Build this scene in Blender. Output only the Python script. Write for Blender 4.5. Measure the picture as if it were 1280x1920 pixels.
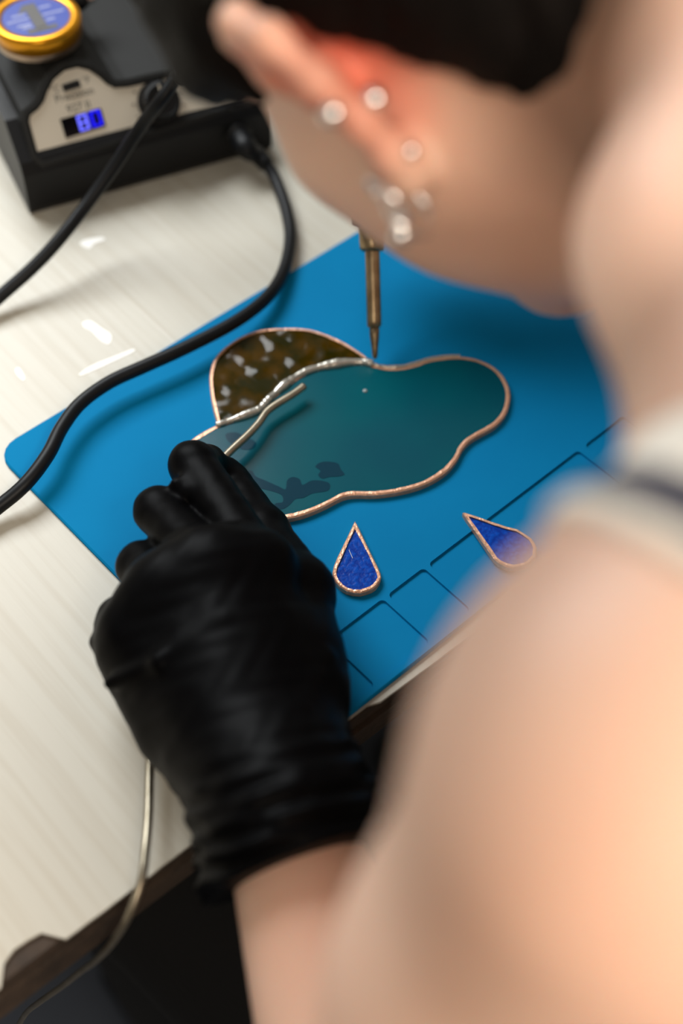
import bpy, bmesh, math, random
import numpy as np
from mathutils import Vector, Matrix

random.seed(7); rng = np.random.default_rng(7)
scene = bpy.context.scene
for o in list(bpy.data.objects): bpy.data.objects.remove(o)
C = scene.collection

# ------------------------------------------------------------------ camera
F_PX = 2667.0
R = np.array([[0.75923584, -0.50714976, 0.4078726],
              [-0.65041321, -0.61330541, 0.44812848],
              [0.02288222, -0.60552093, -0.79550035]])      # camera axes (right, down, forward) -> room axes
CAM = np.array([-0.28551082, -0.31368994, 1.30685025])
cam_d = bpy.data.cameras.new('camera'); cam = bpy.data.objects.new('camera', cam_d); C.objects.link(cam)
cam_d.sensor_fit = 'VERTICAL'; cam_d.sensor_height = 36.0; cam_d.sensor_width = 24.0
cam_d.lens = F_PX / 1920 * 36.0
cam_d.clip_start = 0.02
m = Matrix.Identity(4)
for i in range(3):
    m[i][0] = R[i, 0]; m[i][1] = -R[i, 1]; m[i][2] = -R[i, 2]; m[i][3] = CAM[i]
cam.matrix_world = m
cam_d.dof.use_dof = True
cam_d.dof.focus_distance = 0.675
cam_d.dof.aperture_fstop = 3.0
scene.camera = cam

# ------------------------------------------------------------------ world, lights, exposure
w = bpy.data.worlds.new('room_ambient'); scene.world = w; w.use_nodes = True
w.node_tree.nodes['Background'].inputs[0].default_value = (1.0, 0.95, 0.88, 1)
w.node_tree.nodes['Background'].inputs[1].default_value = 0.28
def area(name, loc, target, size, power, color):
    l = bpy.data.lights.new(name, 'AREA'); l.shape = 'RECTANGLE'; l.size, l.size_y = size
    l.energy = power; l.color = color
    o = bpy.data.objects.new(name, l); C.objects.link(o); o.location = loc
    o.rotation_euler = (Vector(target) - Vector(loc)).to_track_quat('-Z', 'Y').to_euler()
    return o
area('window_light', (0.06, 0.88, 1.58), (0.02, 0.15, 0.75), (0.7, 0.5), 15, (0.94, 0.98, 1.0))
area('warm_lamp', (-0.72, -0.95, 1.85), (-0.1, -0.2, 1.0), (0.7, 0.6), 7.5, (1.0, 0.87, 0.72))
area('room_lamp', (-0.10, -1.25, 2.1), (-0.1, -0.2, 1.0), (0.6, 0.6), 23.5, (1.0, 0.88, 0.74))
scene.view_settings.view_transform = 'Standard'; scene.view_settings.look = 'None'
scene.view_settings.exposure = 0.0; scene.view_settings.gamma = 1.0
scene.view_settings.use_curve_mapping = False

# ------------------------------------------------------------------ pixel helpers (direction only; the height or distance is given)
TT = 0.75
def ray(px, py): return R @ np.array([(px - 640) / F_PX, (py - 960) / F_PX, 1.0])
def at(px, py, h=0.0):                      # point at height h over the table top
    d = ray(px, py); return CAM + d * ((TT + h - CAM[2]) / d[2])
def pd(px, py, depth): return CAM + ray(px, py) * depth
def nrm(v): v = np.asarray(v, float); return v / np.linalg.norm(v)

# ------------------------------------------------------------------ materials
def rgb(r, g, b):                           # sRGB 0-255 -> linear
    f = lambda c: (c / 255 / 12.92) if c / 255 <= 0.04045 else ((c / 255 + 0.055) / 1.055) ** 2.4
    return (f(r), f(g), f(b), 1)
def mat(name, col, rough=0.5, metal=0.0, noise=None, bump=None, **kw):
    mt = bpy.data.materials.new(name); mt.use_nodes = True
    nt = mt.node_tree; b = nt.nodes['Principled BSDF']
    b.inputs['Base Color'].default_value = col; b.inputs['Roughness'].default_value = rough
    b.inputs['Metallic'].default_value = metal
    for k, v in kw.items(): b.inputs[k.replace('_', ' ')].default_value = v
    tc = nt.nodes.new('ShaderNodeTexCoord')
    if noise:                               # (scale, amount, second colour)
        n = nt.nodes.new('ShaderNodeTexNoise'); n.inputs['Scale'].default_value = noise[0]; n.inputs['Detail'].default_value = 4
        nt.links.new(tc.outputs['Object'], n.inputs['Vector'])
        r = nt.nodes.new('ShaderNodeMapRange'); r.inputs[1].default_value = 0.35; r.inputs[2].default_value = 0.7
        r.inputs[4].default_value = noise[1]; nt.links.new(n.outputs['Fac'], r.inputs[0])
        mx = nt.nodes.new('ShaderNodeMix'); mx.data_type = 'RGBA'
        mx.inputs[6].default_value = col; mx.inputs[7].default_value = noise[2]
        nt.links.new(r.outputs[0], mx.inputs[0]); nt.links.new(mx.outputs[2], b.inputs['Base Color'])
    if bump:                                # (scale, strength, distance)
        n = nt.nodes.new('ShaderNodeTexNoise'); n.inputs['Scale'].default_value = bump[0]; n.inputs['Detail'].default_value = 3
        nt.links.new(tc.outputs['Object'], n.inputs['Vector'])
        bp = nt.nodes.new('ShaderNodeBump'); bp.inputs['Strength'].default_value = bump[1]; bp.inputs['Distance'].default_value = bump[2]
        nt.links.new(n.outputs['Fac'], bp.inputs['Height']); nt.links.new(bp.outputs[0], b.inputs['Normal'])
    return mt

M = {}
M['mat'] = mat('blue_silicone', rgb(0, 126, 180), 0.7, noise=(14, .4, rgb(0, 115, 170)), bump=(9, .3, .006), Specular_IOR_Level=0.08)
M['skin'] = mat('skin', rgb(236, 194, 170), 0.5, noise=(18, .5, rgb(230, 178, 152)), bump=(380, .12, .0006),
                Subsurface_Weight=0.25, Subsurface_Radius=(0.012, 0.004, 0.002), Subsurface_Scale=0.6, Specular_IOR_Level=0.35)
M['glove'] = mat('black_nitrile', rgb(5, 5, 6), 0.45, bump=(240, .12, .0008), Specular_IOR_Level=0.045)
M['rubber'] = mat('black_rubber', rgb(14, 15, 17), 0.45, Specular_IOR_Level=0.22)
M['plastic'] = mat('black_plastic', rgb(20, 20, 21), 0.45, bump=(500, .1, .0004), Specular_IOR_Level=0.25)
M['plastic_top'] = mat('charcoal_plastic', rgb(32, 32, 31), 0.6, bump=(500, .1, .0004), Specular_IOR_Level=0.2)
M['panel'] = mat('cream_panel', rgb(214, 204, 186), 0.5)
M['ink'] = mat('black_ink', rgb(40, 42, 40), 0.6)
M['window'] = mat('display_glass', rgb(8, 8, 14), 0.12)
M['gold'] = mat('gold_tin', rgb(214, 146, 22), 0.28, 0.75)
M['tin'] = mat('bare_tin', rgb(170, 150, 132), 0.3, 0.9)
M['label_blue'] = mat('blue_label', rgb(0, 48, 150), 0.4)
M['label_dark'] = mat('label_grey', rgb(74, 70, 66), 0.5)
M['label_pale'] = mat('label_pale', rgb(140, 146, 186), 0.5)
M['chrome'] = mat('chrome', (.85, .85, .85, 1), 0.12, 1.0)
M['silver'] = mat('silver', (.92, .9, .88, 1), 0.16, 1.0)
M['brass'] = mat('tarnished_steel', rgb(178, 156, 122), 0.34, 0.9, noise=(140, .7, rgb(128, 106, 78)))
M['tip'] = mat('tinned_tip', rgb(150, 132, 104), 0.38, 0.9, noise=(260, .8, rgb(96, 80, 60)))
M['solder'] = mat('solder', rgb(206, 201, 190), 0.26, 0.75, bump=(300, .2, .0004))
M['wire'] = mat('solder_wire', rgb(176, 166, 146), 0.36, 0.9, noise=(160, .5, rgb(140, 130, 110)))
M['copper'] = mat('copper_foil', rgb(250, 196, 162), 0.34, 0.5, noise=(420, .6, rgb(228, 160, 124)), bump=(800, .55, .0006))
M['hair'] = mat('dark_hair', rgb(9, 7, 6), 0.6, noise=(60, .5, rgb(20, 14, 11)), bump=(420, .6, .002), Specular_IOR_Level=0.1)
M['stubble'] = mat('short_nape_hair', rgb(92, 66, 52), 0.7, bump=(700, .5, .001))
M['cloth'] = mat('black_cloth', rgb(9, 9, 11), 0.85, bump=(300, .3, .001))
M['denim'] = M['cloth']
M['floor'] = mat('dark_floor', rgb(74, 82, 96), 0.6, noise=(5, .5, rgb(64, 71, 84)))
M['core'] = mat('table_board', rgb(70, 56, 44), 0.8, noise=(60, .9, rgb(38, 30, 24)), bump=(200, .5, .002))
M['steel'] = mat('grey_steel', rgb(70, 70, 72), 0.4, 0.8)
M['eye'] = mat('eye_white', rgb(235, 230, 224), 0.15)
M['iris'] = mat('iris', rgb(60, 40, 25), 0.1)
M['scuff'] = mat('white_paint_mark', rgb(250, 249, 244), 0.5)
M['speck'] = mat('solder_splash', rgb(200, 205, 205), 0.3, 0.6)
M['white'] = M['scuff']
M['cord_core'] = M['rubber']

def emis(name, col, s):
    mt = bpy.data.materials.new(name); mt.use_nodes = True; b = mt.node_tree.nodes['Principled BSDF']
    b.inputs['Base Color'].default_value = (0, 0, 0, 1); b.inputs['Emission Color'].default_value = col; b.inputs['Emission Strength'].default_value = s
    return mt
M['led'] = emis('blue_led', (0.0, 0.0, 1.0, 1), 1.3)
M['led_core'] = emis('bright_blue_led', (0.13, 0.14, 1.0, 1), 1.5)

# laminate: cream with fine ridges that run away from the sitter
def laminate():
    mt = mat('cream_laminate', rgb(226, 221, 206), 0.42)
    nt = mt.node_tree; b = nt.nodes['Principled BSDF']; tc = nt.nodes.new('ShaderNodeTexCoord')
    mp = nt.nodes.new('ShaderNodeMapping'); mp.inputs['Scale'].default_value = (230, 7, 7); nt.links.new(tc.outputs['Object'], mp.inputs[0])
    n = nt.nodes.new('ShaderNodeTexNoise'); n.inputs['Scale'].default_value = 1.0; n.inputs['Detail'].default_value = 3
    nt.links.new(mp.outputs[0], n.inputs['Vector'])
    mx = nt.nodes.new('ShaderNodeMix'); mx.data_type = 'RGBA'; mx.inputs[6].default_value = rgb(199, 194, 180); mx.inputs[7].default_value = rgb(192, 185, 169)
    r = nt.nodes.new('ShaderNodeMapRange'); r.inputs[1].default_value = .45; r.inputs[2].default_value = .7; nt.links.new(n.outputs['Fac'], r.inputs[0])
    nt.links.new(r.outputs[0], mx.inputs[0]); nt.links.new(mx.outputs[2], b.inputs['Base Color'])
    bp = nt.nodes.new('ShaderNodeBump'); bp.inputs['Strength'].default_value = .3; bp.inputs['Distance'].default_value = .0008
    nt.links.new(n.outputs['Fac'], bp.inputs['Height']); nt.links.new(bp.outputs[0], b.inputs['Normal'])
    return mt
M['laminate'] = laminate()

# stained glass: coloured, glossy, with rolled texture
def glass(name, c1, c2, scale, bstr, bdist, rough, trans, voro=False, detail=2):
    mt = bpy.data.materials.new(name); mt.use_nodes = True; nt = mt.node_tree; b = nt.nodes['Principled BSDF']
    b.inputs['Roughness'].default_value = rough; b.inputs['Transmission Weight'].default_value = trans; b.inputs['Specular IOR Level'].default_value = .16; b.inputs['IOR'].default_value = 1.5
    tc = nt.nodes.new('ShaderNodeTexCoord')
    n = nt.nodes.new('ShaderNodeTexNoise'); n.inputs['Scale'].default_value = scale; n.inputs['Detail'].default_value = detail
    nt.links.new(tc.outputs['Object'], n.inputs['Vector'])
    r = nt.nodes.new('ShaderNodeMapRange'); r.inputs[1].default_value = .38; r.inputs[2].default_value = .66; nt.links.new(n.outputs['Fac'], r.inputs[0])
    mx = nt.nodes.new('ShaderNodeMix'); mx.data_type = 'RGBA'; mx.inputs[6].default_value = c1; mx.inputs[7].default_value = c2
    nt.links.new(r.outputs[0], mx.inputs[0]); nt.links.new(mx.outputs[2], b.inputs['Base Color'])
    bp = nt.nodes.new('ShaderNodeBump'); bp.inputs['Strength'].default_value = bstr; bp.inputs['Distance'].default_value = bdist
    nt.links.new(n.outputs['Fac'], bp.inputs['Height']); nt.links.new(bp.outputs[0], b.inputs['Normal'])
    return mt
M['teal'] = glass('teal_glass', rgb(0, 92, 104), rgb(4, 84, 100), 16, .05, .0005, .22, 0.15)
M['amber'] = glass('amber_glass', rgb(38, 36, 4), rgb(72, 50, 4), 90, .15, .001, .13, 0.1, detail=2)
M['cobalt'] = glass('cobalt_glass', rgb(0, 54, 158), rgb(0, 82, 196), 420, .5, .0006, .28, 0.1)
M['flux'] = mat('flux_film', rgb(0, 54, 72), 0.12, Specular_IOR_Level=0.4)

# shirt: off-white knit with a navy band running beside the armhole
def shirt_mat(planes, wd, zmin):
    mt = mat('white_knit', rgb(226, 218, 204), 0.85, bump=(500, .4, .001))
    nt = mt.node_tree; b = nt.nodes['Principled BSDF']
    g = nt.nodes.new('ShaderNodeNewGeometry'); prev = None
    for n_, off in planes:
        dp = nt.nodes.new('ShaderNodeVectorMath'); dp.operation = 'DOT_PRODUCT'; dp.inputs[1].default_value = tuple(n_); nt.links.new(g.outputs['Position'], dp.inputs[0])
        a = nt.nodes.new('ShaderNodeMath'); a.operation = 'COMPARE'; a.inputs[1].default_value = off; a.inputs[2].default_value = wd
        nt.links.new(dp.outputs['Value'], a.inputs[0])
        if prev is None: prev = a
        else:
            mxm = nt.nodes.new('ShaderNodeMath'); mxm.operation = 'MAXIMUM'; nt.links.new(prev.outputs[0], mxm.inputs[0]); nt.links.new(a.outputs[0], mxm.inputs[1]); prev = mxm
    mx = nt.nodes.new('ShaderNodeMix'); mx.data_type = 'RGBA'; mx.inputs[6].default_value = rgb(226, 218, 204); mx.inputs[7].default_value = rgb(18, 20, 46)
    sz = nt.nodes.new('ShaderNodeSeparateXYZ'); nt.links.new(g.outputs['Position'], sz.inputs[0])
    gt = nt.nodes.new('ShaderNodeMath'); gt.operation = 'GREATER_THAN'; gt.inputs[1].default_value = zmin; nt.links.new(sz.outputs[2], gt.inputs[0])
    ml = nt.nodes.new('ShaderNodeMath'); ml.operation = 'MULTIPLY'; nt.links.new(prev.outputs[0], ml.inputs[0]); nt.links.new(gt.outputs[0], ml.inputs[1])
    nt.links.new(ml.outputs[0], mx.inputs[0]); nt.links.new(mx.outputs[2], b.inputs['Base Color'])
    return mt

# ------------------------------------------------------------------ object helpers
BASE = {}
def base_of(p): return BASE.get(p.name, np.zeros(3)) if p else np.zeros(3)
def tag(o, label=None, cat=None, group=None, kind=None):
    if label: o['label'] = label
    if cat: o['category'] = cat
    if group: o['group'] = group
    if kind: o['kind'] = kind
    return o
def thing(name, loc, label, cat, group=None):
    o = bpy.data.objects.new(name, None); C.objects.link(o); o.location = tuple(loc); o.empty_display_size = .02
    BASE[o.name] = np.array(loc, float); tag(o, label, cat, group); return o
def obj(name, verts, faces, material, parent=None, smooth=False, origin=None):
    """verts in room coordinates; a top-level mesh gets its origin at `origin`"""
    v = np.asarray(verts, float)
    off = base_of(parent) if parent else (np.array(origin, float) if origin is not None else np.zeros(3))
    me = bpy.data.meshes.new(name)
    me.from_pydata((v - off).tolist(), [], [list(map(int, f)) for f in faces] if not isinstance(faces, np.ndarray) else faces.tolist())
    me.validate(); me.update()
    bm = bmesh.new(); bm.from_mesh(me); bmesh.ops.recalc_face_normals(bm, faces=bm.faces[:]); bm.to_mesh(me); bm.free()
    me.materials.append(M[material] if isinstance(material, str) else material)
    if smooth: me.polygons.foreach_set('use_smooth', [True] * len(me.polygons))
    o = bpy.data.objects.new(name, me); C.objects.link(o)
    if parent: o.parent = parent; BASE[o.name] = base_of(parent)
    else: o.location = tuple(off); BASE[o.name] = off
    return o
class MB:
    def __init__(s): s.v = []; s.f = []
    def add(s, v, f):
        n = len(s.v); s.v += [tuple(p) for p in v]; s.f += [[i + n for i in q] for q in f]
    def box(s, c, ax, half):
        c = np.asarray(c, float); A = np.asarray(ax, float); p = []
        for i in (-1, 1):
            for j in (-1, 1):
                for k in (-1, 1): p.append(c + A[0] * half[0] * i + A[1] * half[1] * j + A[2] * half[2] * k)
        s.add(p, [(0, 1, 3, 2), (4, 6, 7, 5), (0, 4, 5, 1), (2, 3, 7, 6), (0, 2, 6, 4), (1, 5, 7, 3)])
    def rings(s, rings, closed=False, cap=True):
        n = len(s.v); k = len(rings[0]); L = len(rings)
        for r in rings: s.v += [tuple(p) for p in r]
        for i in range(L if closed else L - 1):
            a = n + i * k; b = n + ((i + 1) % L) * k
            for j in range(k): s.f.append([a + j, a + (j + 1) % k, b + (j + 1) % k, b + j])
        if cap and not closed:
            s.f.append([n + j for j in range(k)][::-1]); s.f.append([n + (L - 1) * k + j for j in range(k)])
    def lathe(s, o, axis, prof, seg=32):          # prof: (radius, distance along axis)
        o = np.asarray(o, float); a = nrm(axis); t = nrm(np.cross(a, [0.31, 0.2, 0.9] if abs(a[2]) < .9 else [1, 0, 0])); u = np.cross(a, t)
        s.rings([[o + a * z + (t * math.cos(q) + u * math.sin(q)) * r for q in np.linspace(0, 2 * math.pi, seg, endpoint=False)] for r, z in prof])
    def build(s, name, material, parent=None, smooth=False, origin=None):
        return obj(name, s.v, s.f, material, parent, smooth, origin)
X3 = np.eye(3)
def catmull(P, n=8, closed=False):
    P = [np.asarray(p, float) for p in P]; out = []; L = len(P)
    for i in range(L if closed else L - 1):
        if closed: p0, p1, p2, p3 = P[i - 1], P[i], P[(i + 1) % L], P[(i + 2) % L]
        else: p0, p1, p2, p3 = P[max(i - 1, 0)], P[i], P[i + 1], P[min(i + 2, L - 1)]
        for t in np.linspace(0, 1, n, endpoint=False):
            out.append(.5 * ((2 * p1) + (-p0 + p2) * t + (2 * p0 - 5 * p1 + 4 * p2 - p3) * t * t + (-p0 + 3 * p1 - 3 * p2 + p3) * t ** 3))
    if not closed: out.append(P[-1])
    return np.array(out)
def tube_rings(pts, rad, seg=12):
    pts = np.asarray(pts, float); n = len(pts); rad = np.broadcast_to(np.asarray(rad, float), (n,)); rs = []
    T = np.gradient(pts, axis=0); T /= np.linalg.norm(T, axis=1)[:, None] + 1e-12
    u = nrm(np.cross(T[0], [0.3, 0.5, 0.8]))
    for i in range(n):
        u = nrm(u - T[i] * (u @ T[i])); v = np.cross(T[i], u)
        rs.append([pts[i] + (u * math.cos(q) + v * math.sin(q)) * rad[i] for q in np.linspace(0, 2 * math.pi, seg, endpoint=False)])
    return rs
def evaluated(o):
    dg = bpy.context.evaluated_depsgraph_get(); me = bpy.data.meshes.new_from_object(o.evaluated_get(dg)); return me
def text_mesh(body, size, align='CENTER'):
    cu = bpy.data.curves.new('lettering', 'FONT'); cu.body = body; cu.size = size; cu.align_x = align; cu.align_y = 'CENTER'; cu.resolution_u = 3
    t = bpy.data.objects.new('lettering', cu); C.objects.link(t); bpy.context.view_layer.update()
    me = evaluated(t); v = np.array([p.co[:] for p in me.vertices]); f = [list(p.vertices) for p in me.polygons]
    bpy.data.objects.remove(t); bpy.data.meshes.remove(me); bpy.data.curves.remove(cu)
    return v, f

# ------------------------------------------------------------------ blended solid helpers (signed distance on a grid -> one smooth mesh)
class Field:
    def __init__(s, lo, hi, h):
        s.h = h; s.lo = np.array(lo, float); n = np.ceil((np.array(hi) - s.lo) / h).astype(int) + 1
        s.ax = [s.lo[i] + h * np.arange(n[i]) for i in range(3)]; s.F = np.full(n, .06, np.float32)
    def sl(s, lo, hi):
        r = []
        for i in range(3):
            a = int(max(0, math.floor((lo[i] - s.lo[i]) / s.h))); b = int(min(len(s.ax[i]), math.ceil((hi[i] - s.lo[i]) / s.h) + 1))
            if b <= a: return None
            r.append(slice(a, b))
        return tuple(r)
    def pts(s, S): return np.meshgrid(*[s.ax[i][S[i]].astype(np.float32) for i in range(3)], indexing='ij')
    def mix(s, S, d, k, op):
        A = s.F[S]
        if op == 'add':
            h = np.maximum(k - np.abs(A - d), 0) / k; s.F[S] = np.minimum(A, d) - h * h * k * .25
        else:
            d = -d; h = np.maximum(k - np.abs(A - d), 0) / k; s.F[S] = np.maximum(A, d) + h * h * k * .25
    def cap(s, a, b, r1, r2, k=.01, op='add'):
        a = np.asarray(a, float); b = np.asarray(b, float); m_ = max(r1, r2) + .05
        S = s.sl(np.minimum(a, b) - m_, np.maximum(a, b) + m_)
        if S is None: return
        x, y, z = s.pts(S); ba = b - a; L = ba @ ba + 1e-12
        px, py, pz = x - a[0], y - a[1], z - a[2]
        h = np.clip((px * ba[0] + py * ba[1] + pz * ba[2]) / L, 0, 1)
        d = np.sqrt((px - ba[0] * h) ** 2 + (py - ba[1] * h) ** 2 + (pz - ba[2] * h) ** 2) - (r1 + (r2 - r1) * h)
        s.mix(S, d, k, op)
    def chain(s, P, r, k=.01):
        for i in range(len(P) - 1): s.cap(P[i], P[i + 1], r[i], r[i + 1], k)
    def ell(s, c, r, fr=X3, k=.01, op='add'):
        c = np.asarray(c, float); m_ = max(r) + .05; S = s.sl(c - m_, c + m_)
        if S is None: return
        x, y, z = s.pts(S); x, y, z = x - c[0], y - c[1], z - c[2]
        q = [(x * f[0] + y * f[1] + z * f[2]) for f in np.asarray(fr)]
        k0 = np.sqrt(sum((q[i] / r[i]) ** 2 for i in range(3))); k1 = np.sqrt(sum((q[i] / r[i] ** 2) ** 2 for i in range(3))) + 1e-9
        s.mix(S, k0 * (k0 - 1) / k1, k, op)
    def half(s, p, n):                               # keep the side opposite to n
        x, y, z = s.pts((slice(None),) * 3); n = nrm(n); s.F = np.maximum(s.F, ((x - p[0]) * n[0] + (y - p[1]) * n[1] + (z - p[2]) * n[2]).astype(np.float32))
    def half_above(s, p, n, z0):                     # the same, but only above the height z0 (rounded corner)
        x, y, z = s.pts((slice(None),) * 3); n = nrm(n); a = (x - p[0]) * n[0] + (y - p[1]) * n[1] + (z - p[2]) * n[2]; b = z - z0
        h = np.maximum(.05 - np.abs(a - b), 0) / .05; s.F = np.maximum(s.F, (np.minimum(a, b) - h * h * .05 * .25).astype(np.float32))
    def mesh(s):
        F = s.F; F[0] = F[-1] = .06; F[:, 0] = F[:, -1] = .06; F[:, :, 0] = F[:, :, -1] = .06
        neg = F < 0; n = np.array(F.shape) - 1
        cnt = np.zeros(n, np.int8)
        for i in (0, 1):
            for j in (0, 1):
                for k in (0, 1): cnt += neg[i:i + n[0], j:j + n[1], k:k + n[2]]
        ci = np.argwhere((cnt > 0) & (cnt < 8)); idx = np.full(n, -1, np.int64); idx[tuple(ci.T)] = np.arange(len(ci))
        acc = np.zeros((len(ci), 3)); num = np.zeros(len(ci))
        for ax in range(3):
            o1, o2 = [q for q in range(3) if q != ax]
            for i in (0, 1):
                for j in (0, 1):
                    c0 = ci.copy(); c0[:, o1] += i; c0[:, o2] += j; c1 = c0.copy(); c1[:, ax] += 1
                    f0 = F[tuple(c0.T)]; f1 = F[tuple(c1.T)]; mk = (f0 < 0) != (f1 < 0)
                    t = np.where(mk, f0 / np.where(mk, f0 - f1, 1), 0)
                    p = c0.astype(float); p[:, ax] += t
                    acc[mk] += p[mk]; num += mk
        V = s.lo + s.h * acc / num[:, None]; Q = []
        for ax in range(3):
            o1, o2 = [(1, 2), (2, 0), (0, 1)][ax]
            a = [slice(None)] * 3; b = [slice(None)] * 3; a[ax] = slice(0, -1); b[ax] = slice(1, None)
            e = np.argwhere(neg[tuple(a)] != neg[tuple(b)]); fl = neg[tuple(a)][tuple(e.T)]
            def cell(d1, d2):
                c = e.copy(); c[:, o1] -= d1; c[:, o2] -= d2; return idx[tuple(c.T)]
            q = np.stack([cell(1, 1), cell(0, 1), cell(0, 0), cell(1, 0)], 1); q[~fl] = q[~fl][:, ::-1]; Q.append(q)
        return V, np.concatenate(Q)

# ================================================================== SETTING
g = MB(); g.box((0, 0, -0.02), X3, (3.1, 3.1, .02)); tag(g.build('floor', 'floor'), 'dark grey floor under the table', None, None, 'structure')

M['wall'] = mat('wall_paint', rgb(206, 200, 188), 0.8, bump=(60, .1, .002))
for nm, c, h in (('wall_back', (0, 3.05, 1.35), (3.1, .05, 1.35)), ('wall_front', (0, -3.05, 1.35), (3.1, .05, 1.35)), ('wall_left', (-3.05, 0, 1.35), (.05, 3.0, 1.35)), ('wall_right', (3.05, 0, 1.35), (.05, 3.0, 1.35))):
    g = MB(); g.box(c, X3, h); tag(g.build(nm, 'wall'), 'plain pale wall of the workroom', None, None, 'structure')

# ------------------------------------------------------------------ table
TY = -0.092
tb = thing('work_table', (0.2, 0.35, 0), 'cream laminate work table with a chipped dark front edge', 'table')
xs = np.arange(-0.95, 1.1501, 0.006); fr = []
nx0, nx1 = at(18, 1838)[0], at(118, 1757)[0]
jit = rng.normal(0, 1, len(xs)); jit = np.convolve(jit, np.ones(5) / 5, 'same')
for i, x in enumerate(xs):
    y = TY + jit[i] * .0006
    if nx0 < x < nx1: y += .007 + .0022 * math.sin(x * 900) + .001 * jit[i] * 2
    if abs(x - at(672, 1347)[0]) < .008: y += .0022
    fr.append((x, y))
out = fr + [(1.15, .95), (-.95, .95)]
k = len(out)
obj('laminate_sheet', [(x, y, TT) for x, y in out] + [(x, y, TT - .0015) for x, y in out],
    [list(range(k)), list(range(2 * k - 1, k - 1, -1))] + [[i, (i + 1) % k, k + (i + 1) % k, k + i] for i in range(k)], 'laminate', tb)
m_ = MB(); m_.box((.1, (TY + .0015 + .948) / 2, TT - .0015 - .012), X3, (1.048, (.948 - TY - .0015) / 2, .012)); m_.build('board', 'core', tb)
m_ = MB(); m_.box((.1, TY + .0012, TT - .018), X3, (1.05, .0022, .0075)); m_.build('edge_band', 'core', tb)
for x in (-.88, 1.08):
    for y in (.0, .88):
        m_ = MB(); m_.box((x, y, (TT - .0255) / 2), X3, (.025, .025, (TT - .0255) / 2)); m_.build('leg', 'steel', tb)
m_ = MB(); m_.box((.1, .88, .66), X3, (.955, .012, .03)); m_.build('apron_rail', 'steel', tb)
def blob(pts, z, th=.0003, n=5):
    P = catmull([at(*p)[:2] for p in pts], n, True); k = len(P)
    return [(p[0], p[1], z + th) for p in P] + [(p[0], p[1], z) for p in P], [list(range(k)), list(range(2 * k - 1, k - 1, -1))] + [[i, (i + 1) % k, k + (i + 1) % k, k + i] for i in range(k)]
for pts in ([(155, 605), (170, 602), (190, 615), (208, 628), (205, 645), (190, 640), (172, 622), (158, 614)],
            [(150, 700), (175, 684), (215, 668), (248, 655), (250, 660), (215, 677), (178, 694), (152, 704)],
            [(28, 694), (36, 690), (46, 706), (44, 714), (34, 706)], [(150, 455), (166, 448), (190, 445), (196, 450), (176, 458), (168, 466), (156, 462)]):
    v, f = blob(pts, TT, .0002); o = obj('paint_mark', v, f, 'scuff', tb)

# ------------------------------------------------------------------ silicone mat
e1 = nrm(at(1085.6, 843) - at(627.5, 1191)); e1[2] = 0; e1 = nrm(e1); e2 = np.array([-e1[1], e1[0], 0])
O2 = at(645, 1352.5)                                   # a point on the front edge
vf = 0.0
def uv(px, py, h=.002): d = at(px, py, h) - O2; return np.array([d @ e1, d @ e2])
uL = uv(140, 1000)[0]; vB = (uv(275, 668)[1] + uv(600, 480)[1]) / 2; W_MAT = .345
MT = .0022
def rrect(u0, u1, v0, v1, r, n=6):
    P = []
    for (cu, cv, a0) in ((u1 - r, v0 + r, -90), (u1 - r, v1 - r, 0), (u0 + r, v1 - r, 90), (u0 + r, v0 + r, 180)):
        for t in np.linspace(0, 90, n): a = math.radians(a0 + t); P.append((cu + r * math.cos(a), cv + r * math.sin(a)))
    return P
def prism(P0, z0, P1, z1):
    mb = MB(); mb.rings([[O2 + e1 * u + e2 * v + np.array([0, 0, z - 0 * TT]) for u, v in P] for P, z in ((P0, z0), (P1, z1))]); return mb
S0 = rrect(uL, uL + W_MAT, vf, vB, .013)
S1 = rrect(uL + .0008, uL + W_MAT - .0008, vf + .0008, vB - .0008, .0125)
mb = MB(); mb.rings([[O2 + e1 * u + e2 * v + np.array([0, 0, z]) for u, v in P] for P, z in ((S0, 0), (S0, MT - .0007), (S1, MT))])
mo = mb.build('silicone_mat', 'mat', None, False, (O2[0], O2[1], TT))
cv0 = (uv(713, 1274)[1] + uv(803, 1206)[1]) / 2; cv1 = (uv(627, 1191)[1] + uv(717, 1126)[1] + uv(1085, 843)[1]) / 3
ucs = [(uL + .008, uv(663, 1248)[0]), (uv(670, 1234)[0], uv(760, 1163)[0]), (uv(770, 1154)[0], uv(838, 1105)[0]), (uv(846, 1095)[0], uv(1125, 878)[0]),
       (uv(1136, 866)[0], uv(1136, 866)[0] + .03), (uv(1136, 866)[0] + .0335, uL + W_MAT - .008)]
cut = MB()
for a, b in ucs:
    for P0, z0, P1, z1 in ((rrect(a, b, cv0, cv1, .0022, 5), MT - .0012, rrect(a - .0005, b + .0005, cv0 - .0005, cv1 + .0005, .0026, 5), MT + .001),):
        cut.rings([[O2 + e1 * u + e2 * v + np.array([0, 0, z]) for u, v in P] for P, z in ((P0, z0), (P1, z1))])
co = cut.build('cutter', 'mat')
bo = mo.modifiers.new('cells', 'BOOLEAN'); bo.operation = 'DIFFERENCE'; bo.object = co; bo.solver = 'EXACT'
bpy.context.view_layer.update(); me = evaluated(mo); mo.modifiers.clear(); mo.data = me; bpy.data.objects.remove(co)
tag(mo, 'bright blue silicone work mat with shallow tray cells along its front edge', 'mat')

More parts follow.
